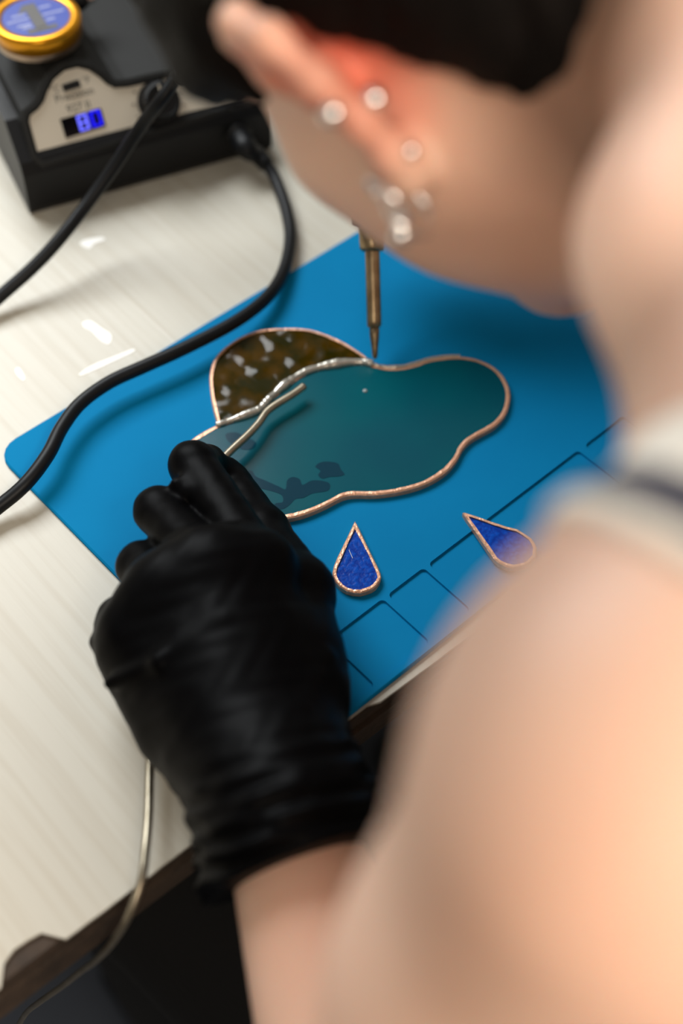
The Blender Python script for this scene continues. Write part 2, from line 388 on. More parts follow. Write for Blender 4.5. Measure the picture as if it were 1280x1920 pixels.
# ------------------------------------------------------------------ stained glass
ZM = MT
def inset(P, d):
    P = np.asarray(P); n = len(P); a = np.roll(P, 1, 0); b = np.roll(P, -1, 0)
    t1 = P - a; t2 = b - P; t1 /= np.linalg.norm(t1, axis=1)[:, None] + 1e-12; t2 /= np.linalg.norm(t2, axis=1)[:, None] + 1e-12
    n1 = np.stack([-t1[:, 1], t1[:, 0]], 1); n2 = np.stack([-t2[:, 1], t2[:, 0]], 1); s = n1 + n2
    s /= np.linalg.norm(s, axis=1)[:, None] + 1e-12; c = np.clip((s * n1).sum(1), .5, 1)[:, None]
    area_ = .5 * np.sum(P[:, 0] * b[:, 1] - b[:, 0] * P[:, 1]); sg = 1 if area_ > 0 else -1
    return P + sg * s / c * (np.broadcast_to(np.asarray(d, float), (n,))[:, None])
def slab(P, z0, z1):
    k = len(P); return [(p[0], p[1], z1) for p in P] + [(p[0], p[1], z0) for p in P], [list(range(k)), list(range(2 * k - 1, k - 1, -1))] + [[i, (i + 1) % k, k + (i + 1) % k, k + i] for i in range(k)]
def foil_ring(P, z0, z1, wdt, name, parent, material='copper'):
    k = len(P); wv = wdt * (1 + .16 * np.convolve(rng.normal(0, 1, k + 4), np.ones(5) / 5, 'valid'))
    I = inset(P, wv); H = inset(P, wdt * .35); zj = z1 + .00025 + rng.normal(0, .00006, k)
    Rg = [[(p[0], p[1], z0) for p in P], [(p[0], p[1], z1 - .0003) for p in P], [(H[i][0], H[i][1], zj[i]) for i in range(k)],
          [(I[i][0], I[i][1], zj[i]) for i in range(k)], [(I[i][0], I[i][1], z1 - .0004) for i in range(k)]]
    v = [p for r in Rg for p in r]; f = []
    for a in range(len(Rg) - 1):
        for i in range(k): f.append([a * k + i, a * k + (i + 1) % k, (a + 1) * k + (i + 1) % k, (a + 1) * k + i])
    return obj(name, v, f, material, parent)

GT = .0032
Zp0, Zp1 = TT + ZM, TT + ZM + GT
hT = ZM + GT
cloud_px = [(345, 842), (356, 827), (378, 811), (408, 796), (445, 783), (485, 768), (498, 755), (512, 740), (540, 716), (570, 698), (605, 687), (645, 680), (680, 679), (697, 683),
            (722, 688), (750, 688), (776, 682), (802, 674), (832, 669), (862, 668), (892, 673), (917, 683), (936, 697), (949, 715), (956, 738), (953, 763), (943, 783), (925, 800),
            (902, 813), (882, 825), (867, 841), (856, 862), (838, 883), (811, 901), (780, 914), (742, 923), (702, 928), (663, 928), (640, 933), (611, 948), (576, 963), (546, 971), (515, 974),
            (470, 972), (420, 952), (378, 920), (350, 885), (341, 860)]
gp = thing('stained_glass_panel', at(640, 820, 0) + [0, 0, MT], 'stained glass panel of a teal cloud with an amber sun, lying on the blue mat', 'stained glass')
CP = catmull([at(px, py, hT)[:2] for px, py in cloud_px], 4, True)
v, f = slab(inset(CP, .0004), Zp0 + .0001, Zp1); cl = obj('cloud_pane', v, f, 'teal', gp); cl['label'] = 'smooth teal glass pane cut as a cloud'
foil_ring(CP, Zp0, Zp1, .0023, 'copper_foil', cl)
sun_px = [(408, 796), (399, 763), (394, 732), (393, 705), (398, 681), (411, 661), (431, 644), (456, 629), (486, 619), (516, 616), (550, 615), (581, 618), (611, 627), (641, 640), (666, 655), (685, 668), (697, 681)]
seam_px = [(680, 679), (645, 680), (605, 687), (570, 698), (540, 716), (512, 740), (498, 755), (485, 768), (445, 783)]
SPo = catmull([at(px, py, hT)[:2] for px, py in sun_px], 5)
SPs = catmull([at(px, py, hT)[:2] for px, py in seam_px], 4)
cen = SPs.mean(0); SP = np.concatenate([SPo, SPs[1:]])
# rippled amber pane: triangulated disc with relief
v, f = slab(inset(SP, .0004), Zp0 + .0001, Zp1 - .0006)
sp = obj('sun_pane', v, f, 'amber', gp); sp['label'] = 'rippled dark amber glass pane cut as a half sun'
foil_ring(SP, Zp0, Zp1, .0016, 'copper_foil', sp)
# relief top of the sun pane
inn = inset(SP, .0012); lo = inn.min(0); hi = inn.max(0); hh = .0011
gx, gy = np.meshgrid(np.arange(lo[0], hi[0], hh), np.arange(lo[1], hi[1], hh), indexing='ij')
def inside(P, x, y):
    r = np.zeros(x.shape, bool); j = len(P) - 1
    for i in range(len(P)):
        c = ((P[i][1] > y) != (P[j][1] > y)) & (x < (P[j][0] - P[i][0]) * (y - P[i][1]) / (P[j][1] - P[i][1] + 1e-15) + P[i][0]); r ^= c; j = i
    return r
ins = inside(inn, gx, gy)
zz = np.zeros(gx.shape)
for q in range(14):
    a = rng.uniform(0, 6.28); kf = rng.uniform(110, 330); zz += np.sin(kf * (math.cos(a) * gx + math.sin(a) * gy) + rng.uniform(0, 6.28) + 1.2 * np.sin(230 * gx + q) + 1.2 * np.sin(260 * gy + 2 * q))
zz = Zp1 - .0004 + .00010 * zz
ids = -np.ones(gx.shape, int); ids[ins] = np.arange(ins.sum())
a = ids[:-1, :-1]; b = ids[1:, :-1]; c_ = ids[1:, 1:]; d_ = ids[:-1, 1:]
ok = (a >= 0) & (b >= 0) & (c_ >= 0) & (d_ >= 0)
obj('ripple_surface', np.stack([gx[ins], gy[ins], zz[ins]], 1), np.stack([a[ok], b[ok], c_[ok], d_[ok]], 1), 'amber', sp, True)
# solder bead on the joint
Sm = catmull([at(px, py, hT + .0004) for px, py in [(404, 797), (430, 789), (460, 778), (485, 768), (498, 755), (512, 740), (540, 716), (570, 698), (605, 687), (645, 680), (680, 679), (699, 683)]], 10)
rr = .0022 * (1 + .35 * np.convolve(rng.normal(0, 1, len(Sm) + 6), np.ones(7) / 7, 'valid')); rr[0] = rr[-1] = .0009
mb = MB(); mb.rings(tube_rings(Sm, rr, 10)); mb.build('solder_seam', 'solder', gp, True)['label'] = 'shiny lumpy bead of solder along the joint'
Sm2 = catmull([at(px, py, hT + .0002) for px, py in [(699, 683), (722, 688), (750, 688), (776, 682), (802, 674), (832, 669), (862, 668)]], 10)
rr = .0011 * (1 + .15 * np.convolve(rng.normal(0, 1, len(Sm2) + 2), np.ones(3) / 3, 'valid'))
mb = MB(); mb.rings(tube_rings(Sm2, rr, 10)); mb.build('solder_seam', 'solder', gp, True)
# flux puddles on the cloud
Z2 = lambda pts: [(320 + x / 1.882, 580 + y / 1.882) for x, y in pts]
for pts in ([(255, 575), (285, 570), (300, 590), (335, 605), (380, 625), (405, 635), (410, 605), (430, 592), (455, 600), (465, 620), (495, 605), (530, 605), (560, 615), (555, 640), (500, 650), (470, 665), (440, 670), (420, 690), (395, 705), (365, 700), (370, 685), (395, 680), (390, 655), (350, 640), (310, 630), (270, 610)],
            [(510, 555), (530, 540), (560, 538), (590, 545), (600, 565), (613, 583), (590, 590), (560, 592), (535, 598), (520, 585), (528, 570)],
            [(195, 440), (230, 435), (262, 450), (300, 470), (290, 492), (255, 495), (225, 480), (200, 462)]):
    P = catmull([at(px, py, hT)[:2] for px, py in Z2(pts)], 4, True); v, f = slab(P, Zp1, Zp1 + .00012); obj('flux_puddle', v, f, 'flux', cl)
mb = MB(); p = at(684, 733, hT); mb.lathe(p, (0, 0, 1), [(.0012, 0), (.0011, .0004), (.0005, .0008)], 8); mb.build('solder_splash', 'speck', cl)

def drop(pts, label):
    P = np.array([at(px, py, hT)[:2] for px, py in pts]); D = []
    for i in range(len(P)):
        q = P[(i + 1) % len(P)]; n_ = max(1, int(np.linalg.norm(q - P[i]) / .0016))
        for t in range(n_): D.append(P[i] + (q - P[i]) * t / n_)
    P = np.array(D); c = P.mean(0)
    r = thing('glass_teardrop', (c[0], c[1], TT + ZM), label, 'stained glass', 'loose glass teardrops')
    v, f = slab(inset(P, .0004), Zp0 + .0001, Zp1 - .0005); gl = obj('glass_pane', v, f, 'cobalt', r)
    foil_ring(P, Zp0, Zp1, .0017, 'copper_foil', r)
    return r
d1 = [(600 + x / 7.11, 960 + y / 7.11) for x, y in [(463, 122), (490, 160), (545, 275), (620, 430), (700, 595), (770, 735), (803, 815), (812, 875), (788, 935), (742, 995), (690, 1030), (620, 1055), (540, 1078), (440, 1072), (350, 1050), (270, 1002), (210, 940), (172, 865), (165, 800), (182, 720), (225, 612), (290, 480), (370, 315), (440, 165)]]
d1o = drop(d1, 'cobalt blue glass teardrop in copper foil lying flat on the open mat')
mb = MB(); mb.rings(tube_rings([at(654, 1031, hT - .0002), at(658, 1040, hT - .0001), at(661, 1047, hT - .0002)], .00012, 6)); mb.build('fibre', 'scuff', d1o)
d2 = [(850 + x / 7.11, 940 + y / 7.11) for x, y in [(120, 150), (150, 146), (350, 210), (500, 265), (700, 330), (850, 368), (950, 430), (1040, 492), (1085, 555), (1110, 615), (1102, 740), (1015, 828), (960, 862), (800, 898), (700, 870), (600, 820), (540, 768), (450, 640), (350, 490), (250, 340), (155, 205)]]
drop(d2, 'cobalt blue glass teardrop in copper foil lying across a tray cell rim')

# ================================================================== SOLDERING STATION
se = nrm(at(455, 262) - at(48, 372)); sg = np.array([se[1], -se[0], 0])      # along the front, and out of the front
if sg[1] > 0: sg = -sg
PZ = .034; TILT = math.radians(42)
pn = nrm(sg * math.cos(TILT) + np.array([0, 0, 1]) * math.sin(TILT)); pv = np.cross(pn, se)
if pv[2] < 0: pv = -pv
PO = at(80, 298, PZ)
def pab(px, py):
    d = ray(px, py); t = ((PO - CAM) @ pn) / (d @ pn); q = CAM + d * t - PO; return np.array([q @ se, q @ pv])
def pp(a, b, h=0): return PO + se * a + pv * b + pn * h
panel_px = [(82, 298), (270, 243), (460, 184), (448, 122), (400, 130), (302, 150), (240, 164), (215, 166), (200, 159), (185, 145), (166, 132), (145, 127), (121, 133), (101, 150), (90, 170), (83, 190), (72, 205), (57, 217), (55, 228), (72, 290)]
PA = np.array([pab(*p) for p in panel_px])
st = thing('soldering_station', (*(PO + se * .07 - sg * .06)[:2], TT), 'black soldering station with a cream control panel and a lit blue display', 'soldering station')
amin, amax = PA[:, 0].min() - .008, PA[:, 0].max() + .008
# base block
c0 = PO + se * (amin + amax) / 2; half_w = (amax - amin) / 2 + .003; DEP = .15
def depth_pt(a, dback, z): q = PO + se * a - sg * dback; return np.array([q[0], q[1], TT + z])
fp = .004
mb = MB()
prof = [(-fp, .004), (-fp + .002, 0), (DEP, 0), (DEP, .05), (.02, .05), (-.001, PZ + .001), (-fp, PZ - .006)]
mb.rings([[depth_pt(a, d, z) for d, z in prof] for a in (amin - .004, amax + .004)]); mb.build('base', 'plastic', st)
# upper housing: the panel outline, a little larger, drawn straight back
OUT = inset(PA, -.0055)
mb = MB(); mb.rings([[pp(a, b, -.0008) for a, b in PA], [pp(a, b, .002) for a, b in inset(PA, -.0018)], [pp(a, b, .0016) for a, b in inset(PA, -.0045)], [pp(a, b, -.003) for a, b in OUT],
                     [pp(a, b, -.003) - sg * DEP for a, b in OUT]]); mb.build('housing', 'plastic_top', st)
mb = MB(); mb.rings([[pp(a, b, -.0006) for a, b in PA], [pp(a, b, .0004) for a, b in PA]]); pan = mb.build('control_panel', 'panel', st); pan['label'] = 'cream control panel with black lettering'
ROT = 0.0
def quad_on_panel(px4, h0, h1, name, material, parent):
    q = [pab(*p) for p in px4]; mb = MB(); mb.rings([[pp(a, b, h0) for a, b in q], [pp(a, b, h1) for a, b in q]]); return mb.build(name, material, parent)
dsp = quad_on_panel([(112, 224), (188, 203), (198, 236), (123, 260)], .0003, .0010, 'display', 'window', st)
dsp['label'] = 'dark display window with the blue digits 80'
quad_on_panel([(115, 160), (146, 150), (151, 163), (120, 173)], .0003, .0022, 'slide_switch', 'plastic', st)
quad_on_panel([(398, 137), (436, 126), (447, 168), (409, 183)], .0003, .0040, 'power_switch', 'plastic', st)
# digits
da, db, dc = pab(123, 260), pab(198, 236), pab(112, 224); du = (db - da); dv = (dc - da)
def seg(mb, x0, y0, x1, y1, h):
    P = [da + du * x + dv * y for x, y in ((x0, y0), (x1, y0), (x1, y1), (x0, y1))]; mb.rings([[pp(a, b, .0010) for a, b in P], [pp(a, b, h) for a, b in P]])
SEG = {'8': 'abcdefg', '0': 'abcdef'}
for ch, cx, m_n in (('8', .38, 'led_core'), ('0', .70, 'led')):
    mb = MB(); x0, x1, y0, y1, ym, t, tv = cx, cx + .25, .10, .90, .5, .06, .10
    R_ = {'a': (x0, y1 - tv, x1, y1), 'd': (x0, y0, x1, y0 + tv), 'g': (x0, ym - tv / 2, x1, ym + tv / 2), 'f': (x0, ym, x0 + t, y1), 'b': (x1 - t, ym, x1, y1), 'e': (x0, y0, x0 + t, ym), 'c': (x1 - t, y0, x1, ym)}
    for s_ in SEG[ch]: seg(mb, *R_[s_], .0012)
    mb.build('digit', m_n, dsp)
def panel_text(body, px, py, size, name='lettering'):
    v, f = text_mesh(body, size); a, b = pab(px, py)
    # lettering follows the slope of the printed lines, parallel to the panel front
    obj(name, [pp(a + p[0], b + p[1], .00048) for p in v], f, 'ink', pan)
panel_text('\u00b0C', 103, 168, .0052); panel_text('\u00b0F', 161, 151, .0052)
panel_text('Precision', 139, 178, .0062); panel_text('927 II', 147, 201, .0062); panel_text('SOLDERING STATION', 166, 263, .0033)
# knob with ribs
ka, kb = pab(297, 192); kc = pp(ka, kb, .0004); mb = MB()
ring = lambda r, h, n=48, rib=.0: [kc + pn * h + (se * math.cos(q) + pv * math.sin(q)) * (r + (rib if i % 2 else 0)) for i, q in enumerate(np.linspace(0, 2 * math.pi, n, endpoint=False))]
mb.rings([ring(.0125, 0), ring(.0125, .002), ring(.0108, .0022, rib=.0007), ring(.0100, .011, rib=.0007), ring(.009, .0122), ring(.0085, .0114)]); kn = mb.build('knob', 'plastic', st)
mb = MB(); mb.box(kc + pn * .0122 + pv * .005, [se, pv, pn], (.0005, .0035, .0004)); mb.build('pointer', 'panel', kn)
mb = MB()
for i in range(11):
    q = math.radians(-45 + 27 * i); mb.box(kc + (se * math.cos(q) + pv * math.sin(q)) * .0148 + pn * .0003, [se * math.cos(q) + pv * math.sin(q), -se * math.sin(q) + pv * math.cos(q), pn], (.0008, .0003, .0002))
mb.build('scale_marks', 'ink', pan)
# socket on the right of the base front and a small chromed button on the housing top
JA = depth_pt(pab(450, 225)[0] - .002, -fp - .001, .019)
mb = MB(); mb.lathe(JA + sg * -.004, sg, [(.0085, 0), (.0085, .006), (.007, .0075), (.005, .0075)], 24); mb.build('socket', 'plastic', st)
ztop = max(pp(a, b)[2] for a, b in OUT) - TT
hump = pp(*OUT[np.argmax(OUT[:, 1])])
bt = at(128, 6, ztop + .006)
mb = MB(); mb.lathe(bt - se * .012, se, [(.005, 0), (.0056, .002), (.0056, .020), (.004, .023)], 18); ho = mb.build('plug', 'rubber', st)
mb = MB(); mb.lathe(bt + se * .011, se, [(.0032, 0), (.0034, .003), (.002, .0055), (.0005, .006)], 14); mb.build('chrome_tip', 'chrome', ho)

# ------------------------------------------------------------------ tin on the station
tz = ztop - .0005
tc_ = at(72, 62, tz + .003); tc_[2] = TT + tz
tn = thing('tip_tinner_tin', tc_, 'round gold tin with a blue label on top of the soldering station', 'tin')
mb = MB(); mb.lathe(tc_, (0, 0, 1), [(.0235, 0), (.0245, .0006), (.0245, .004), (.0238, .0045)], 48); mb.build('tin_body', 'tin', tn, False)
mb = MB(); mb.lathe(tc_, (0, 0, 1), [(.0238, .0042), (.0252, .0048), (.0254, .012), (.0250, .0137), (.0240, .0145), (.0200, .0145), (.0192, .0138), (.019, .0132)], 56); ld = mb.build('lid', 'gold', tn, True)
mb = MB(); mb.lathe(tc_, (0, 0, 1), [(.0192, .0130), (.0192, .0134)], 48); lb = mb.build('label_disc', 'label_blue', tn)
tu = nrm(at(120, 30, tz) - at(20, 55, tz)); tu[2] = 0; tv_ = np.array([-tu[1], tu[0], 0])
v, f = text_mesh('1', .030)
# bold numeral with a foot
mb = MB(); zt = np.array([0, 0, .01345])
for P in ([(-.0035, -.011), (.0035, -.011), (.0035, .0135), (-.0035, .0135)], [(-.0085, .006), (-.0035, .0075), (-.0035, .0135), (-.0045, .0125)], [(-.0085, -.0145), (.0085, -.0145), (.0085, -.0105), (-.0085, -.0105)]):
    mb.rings([[tc_ + tu * a + tv_ * b + zt for a, b in P], [tc_ + tu * a + tv_ * b + zt + np.array([0, 0, .00015]) for a, b in P]])
mb.build('numeral', 'label_dark', lb)
mb = MB()
for (a0, a1, b) in ((-.0165, -.0042, .0002), (.0042, .0165, .0002), (-.0125, -.0045, .0048), (.0045, .011, .0075), (-.0125, -.0045, -.0052), (.0045, .0095, -.0052), (-.0105, -.0045, -.0078)):
    mb.box(tc_ + tu * (a0 + a1) / 2 + tv_ * b + zt, [tu, tv_, np.array([0, 0, 1])], ((a1 - a0) / 2, .0008 if b == .0002 else .0009, .0001))
mb.build('printed_line', 'label_pale', lb)

# ------------------------------------------------------------------ soldering iron
tip = at(703, 673, hT + .0042)
lo_d, hi_d = .5, .9
for _ in range(50):
    md = (lo_d + hi_d) / 2; v_ = nrm(pd(697, 440, md) - tip)
    if v_[2] > math.sin(math.radians(43)): lo_d = md
    else: hi_d = md
ia = nrm(pd(697, 440, lo_d) - tip)
def along(px_y):                                       # distance along the iron where it crosses that picture row
    best = min(np.linspace(0, .25, 2501), key=lambda t: abs((lambda c: 960 + F_PX * c[1] / c[2])(R.T @ (tip + ia * t - CAM)) - px_y)); return best
tA, tB, tC, tD = along(628), along(612), along(470), along(437)
ir = thing('soldering_iron', tip, 'soldering iron with a tarnished steel barrel touching the glass seam', 'soldering iron')
mb = MB(); mb.lathe(tip, ia, [(.0007, 0), (.0014, .0015), (.0018, tA * .5), (.0026, tA), (.0027, tB + .001)], 20); mb.build('tip', 'tip', ir, True)
mb = MB(); mb.lathe(tip, ia, [(.0026, tB - .0006), (.0037, tB), (.0039, tB + .003), (.0039, tC), (.0039, tC + .002)], 28); mb.build('barrel', 'brass', ir, True)
mb = MB(); mb.lathe(tip, ia, [(.0040, tC - .0006), (.0058, tC), (.0066, tC + .0015), (.0068, tC + .006), (.0068, tC + .012), (.006, tC + .0135)], 24); nt_ = mb.build('collar_nut', 'brass', ir, True)
mb = MB(); mb.lathe(tip, ia, [(.0055, tC + .012), (.010, tC + .014), (.0105, tC + .03), (.009, tC + .045), (.0098, tC + .08), (.0102, tC + .11), (.008, tC + .128), (.0055, tC + .134)], 28); mb.build('handle', 'rubber', ir, True)
mb = MB(); mb.lathe(tip, ia, [(.0055, tC + .132), (.005, tC + .15), (.0042, tC + .165)], 18); mb.build('strain_relief', 'rubber', ir, True)
iend = tip + ia * (tC + .163)

# ------------------------------------------------------------------ cord: iron -> loop outside on the left -> station socket
cord_pts = [iend, iend + ia * .03 + np.array([-.01, .02, 0]), iend + np.array([-.03, .10, .0]), at(352, 108, .105), at(330, 146, .095), at(300, 190, .085), at(262, 240, .068), at(215, 311, .049), at(165, 380, .034), at(110, 450, .024), at(60, 503, .016), at(0, 556, .009), at(-70, 618, .005),
            at(-170, 740, .005), at(-220, 880, .005), at(-170, 990, .005), at(-80, 1004, .005), at(0, 948, .008), at(50, 905, .012), at(90, 852, .014), at(115, 803, .014), at(150, 757, .014), at(205, 717, .014), at(270, 687, .014), at(350, 651, .014), at(440, 604, .013), at(500, 558, .011),
            at(531, 510, .008), at(544, 450, .006), at(538, 400, .006), at(522, 350, .007), at(502, 312, .011)]
sd = nrm(JA + sg * .012 - at(502, 312, .011))
cord_pts += [JA + sg * .012]
CPt = catmull(cord_pts, 7)
mb = MB(); mb.rings(tube_rings(CPt, .0036, 12)); mid = at(270, 687, 0)
cd = thing('iron_cord', (mid[0], mid[1], TT + MT), 'thick black rubber cord from the iron to the soldering station', 'cord')
mb.build('cable', 'rubber', cd, True)
mb = MB(); p0, p1 = JA + sg * .004, at(500, 309, .0115)
mb.rings(tube_rings(catmull([p0, p0 + sg * .012, p0 * .4 + p1 * .6, p1], 6), np.interp(np.linspace(0, 1, 19), [0, .3, .32, 1], [.0072, .0068, .0058, .0048]), 14)); mb.build('plug_sleeve', 'rubber', cd, True)

# ================================================================== PERSON
pe = thing('person', (.06, -.45, 0), 'person in a white sleeveless top and black gloves bending over the work', 'person')
def bodyobj(name, fld, material, label=None, parent=pe):
    V, Q = fld.mesh(); o = obj(name, V, Q, material, parent, True)
    if label: o['label'] = label
    return o
# head frame
hu = nrm([-.25, .83, .47]); hf = np.array([.04, .50, -.86]); hf = nrm(hf - hu * (hf @ hu)); hl = np.cross(hu, hf)
EAR = pd(648, 178, .43)
HC = EAR - hl * .076 + hf * .012
def hd(l, u, f): return HC + hl * l + hu * u + hf * f
HFR = np.array([hl, hu, hf])
SL = pd(1275, 1490, .275); UM = pd(1035, 1900, .33); EL = pd(827, 2555, .485); WR = at(525, 1500, .047)
x0 = .025
SR = np.array([x0 * 2 - SL[0], SL[1] + .02, SL[2] - .01])
HR = tip + ia * (tC + .061)                          # where the right hand grips
C7 = np.array([x0 - .005, SL[1] + .0, SL[2] + .035])
STN = np.array([x0, SL[1] + .075, SL[2] - .055])
ELR = np.array([.36, -.09, .80]); WRR = HR + nrm(ELR - HR) * .075 + np.array([0, 0, .012])

def torso(B, gro=0.0, k=.05):
    B.ell((x0, -.47, .58), (.165 + gro, .12 + gro, .11 + gro), k=k)
    B.cap((x0 - .05, -.46, .62), (x0 - .045, -.42, .76), .105 + gro, .095 + gro, k); B.cap((x0 + .05, -.46, .62), (x0 + .045, -.42, .76), .105 + gro, .095 + gro, k)
    B.cap((x0 - .05, -.42, .76), (x0 - .06, SL[1] - .05, SL[2] - .10), .095 + gro, .088 + gro, k); B.cap((x0 + .05, -.42, .76), (x0 + .06, SL[1] - .05, SL[2] - .10), .095 + gro, .088 + gro, k)
    B.cap((x0 - .06, SL[1] - .02, SL[2] - .09), (x0 + .06, SL[1] - .02, SL[2] - .09), .088 + gro, .088 + gro, k)
    B.cap((x0 - .05, SL[1] + .015, SL[2] - .13), (x0 + .05, SL[1] + .015, SL[2] - .13), .07 + gro, .07 + gro, k)
def shoulders(B, gro=0.0):
    B.cap(C7 + [0, .0, -.02], SL + [.03, 0, .0], .052 + gro, .042 + gro, .04); B.cap(C7 + [0, 0, -.02], SR + [-.03, 0, 0], .052 + gro, .042 + gro, .04)
    B.cap(STN, SL + [.04, .01, -.02], .034 + gro, .034 + gro, .04); B.cap(STN, SR + [-.04, .01, -.02], .034 + gro, .034 + gro, .04)
def neck(B, gro=0.0):
    B.cap(hd(0, -.045, -.035), C7, .050 + gro, .056 + gro, .03)
    B.cap(hd(0, -.070, .012), STN + [0, -.03, .0], .042 + gro, .046 + gro, .03)
    for mr in (lambda p: p, lambda p: np.array([2 * x0 - p[0], p[1], p[2]])):
        B.cap(mr(pd(1490, -60, .376)), mr(pd(1350, 455, .352)), .031 + gro, .032 + gro, .022); B.cap(mr(pd(1350, 455, .352)), mr(pd(1580, 1000, .305)), .028 + gro, .040 + gro, .025)

B = Field((-.30, -.66, .50), (.46, .30, 1.22), .0036)
torso(B); shoulders(B); neck(B)
# arms
for S, Um, E_, W_ in ((SL, UM, EL, WR), (SR, (SR + ELR) / 2 + np.array([.01, 0, -.005]), ELR, WRR)):
    B.cap(S, Um, .054, .047, .03); B.cap(Um, E_, .047, .036, .03)
    fm = E_ + (W_ - E_) * .3; W_ = W_ + nrm(E_ - W_) * .02; B.cap(E_, fm, .036, .039, .03); B.cap(fm, W_, .039, .0255, .02)

# head
B.ell(hd(0, .038, -.014), (.074, .088, .094), HFR, .03); B.ell(hd(0, -.012, .03), (.062, .082, .062), HFR, .03)
for s in (1, -1):
    B.cap(hd(.050 * s, -.045, .0), hd(.018 * s, -.090, .058), .020, .017, .03); B.ell(hd(.043 * s, -.006, .058), (.022, .02, .022), HFR, .02)
    B.ell(hd(.044 * s, -.038, .034), (.0255, .034, .034), HFR, .02)
    B.ell(hd(.031 * s, .016, .094), (.017, .012, .012), HFR, .012, 'sub'); B.cap(hd(.012 * s, .034, .088), hd(.045 * s, .036, .076), .007, .006, .012)
B.ell(hd(0, -.093, .068), (.024, .018, .018), HFR, .02); B.cap(hd(0, .022, .088), hd(0, -.022, .108), .008, .012, .012)
for s in (1, -1): B.ell(hd(.012 * s, -.026, .098), (.008, .007, .010), HFR, .008)
B.cap(hd(-.017, -.058, .086), hd(.017, -.058, .086), .007, .007, .008); B.cap(hd(-.015, -.067, .085), hd(.015, -.067, .085), .0075, .0075, .006)
# ears: a thin shell that stands off the head, rolled rim, lobe
def ear(s):
    e = lambda u, b, o: hd(s * (.070 + o), u, -.004 - b)          # u up, b backwards, o outwards
    rim = [e(.006, -.008, .004), e(.024, -.010, .008), e(.036, .002, .013), (e(.036, .018, .020)), e(.024, .029, .024), e(.006, .029, .023), e(-.010, .022, .018), e(-.022, .012, .012), e(-.030, .003, .007)]
    return e, rim
for s in (1, -1):
    e, rim = ear(s)
    B.chain(rim, [.0042, .0045, .0048, .005, .005, .0048, .0048, .0056, .0062], .004)
    for q in range(2, 8): B.cap(e(.004, .006, .006), rim[q], .0046, .0034, .006)
    B.cap(e(-.022, .002, .005), e(-.030, .004, .008), .007, .0068, .005)
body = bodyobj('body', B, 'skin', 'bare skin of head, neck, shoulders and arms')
me = body.data
co_ = np.empty(len(me.vertices) * 3); me.vertices.foreach_get('co', co_); co_ = co_.reshape(-1, 3) + BASE[pe.name]
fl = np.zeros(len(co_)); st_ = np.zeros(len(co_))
for s in (1, -1):
    e, rim = ear(s); fl = np.maximum(fl, np.clip(1.5 - np.linalg.norm(co_ - e(.006, .012, .012), axis=1) / .026, 0, 1))  # reddens the ears: flush plus a painted glow of light shining through
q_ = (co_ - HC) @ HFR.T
st_ = np.clip((-q_[:, 2] - .018) / .03, 0, 1) * np.clip((q_[:, 1] + .135) / .05, 0, 1) * np.clip((.03 - q_[:, 1]) / .05, 0, 1)  # darkens the nape: stubble plus neck crease shadow painted into the skin
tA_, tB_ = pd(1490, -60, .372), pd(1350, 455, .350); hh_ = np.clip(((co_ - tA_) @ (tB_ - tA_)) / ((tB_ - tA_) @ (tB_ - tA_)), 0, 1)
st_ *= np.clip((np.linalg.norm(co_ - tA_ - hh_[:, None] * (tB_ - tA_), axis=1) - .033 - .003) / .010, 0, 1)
at_ = me.color_attributes.new('flush_glow_stubble_shade', 'FLOAT_COLOR', 'POINT')
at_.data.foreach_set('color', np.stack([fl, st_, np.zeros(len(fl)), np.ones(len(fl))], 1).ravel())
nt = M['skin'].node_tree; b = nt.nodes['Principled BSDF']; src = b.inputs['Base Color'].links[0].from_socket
va = nt.nodes.new('ShaderNodeVertexColor'); va.layer_name = 'flush_glow_stubble_shade'; sx_ = nt.nodes.new('ShaderNodeSeparateColor'); nt.links.new(va.outputs[0], sx_.inputs[0])
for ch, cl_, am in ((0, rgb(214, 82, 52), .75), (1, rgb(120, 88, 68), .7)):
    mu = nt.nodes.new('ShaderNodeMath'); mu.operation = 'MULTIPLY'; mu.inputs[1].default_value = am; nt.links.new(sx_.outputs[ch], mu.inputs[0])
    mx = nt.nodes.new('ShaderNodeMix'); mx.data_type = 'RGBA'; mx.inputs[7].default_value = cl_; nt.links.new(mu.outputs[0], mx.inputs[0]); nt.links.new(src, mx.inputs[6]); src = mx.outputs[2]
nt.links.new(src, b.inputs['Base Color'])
# eyes, brows
for s in (1, -1):
    mb = MB(); c = hd(.031 * s, .015, .0765)
    mb.rings([[c + (hl * math.cos(q) + hu * math.sin(q)) * .0122 * math.sin(t) + hf * .0122 * math.cos(t) for q in np.linspace(0, 6.283, 20, endpoint=False)] for t in np.linspace(.05, 2.2, 10)]); ey = mb.build('eye', 'eye', pe, True)
    mb = MB(); mb.rings([[c + (hl * math.cos(q) + hu * math.sin(q)) * .0124 * math.sin(t) + hf * .0125 * math.cos(t) for q in np.linspace(0, 6.283, 20, endpoint=False)] for t in np.linspace(.04, .45, 4)]); mb.build('iris', 'iris', ey, True)
    mb = MB(); mb.rings(tube_rings(catmull([hd(.012 * s, .036, .0965), hd(.030 * s, .042, .0905), hd(.048 * s, .036, .0775)], 6), np.linspace(.0034, .002, 13), 8)); mb.build('eyebrow', 'hair', pe, True)

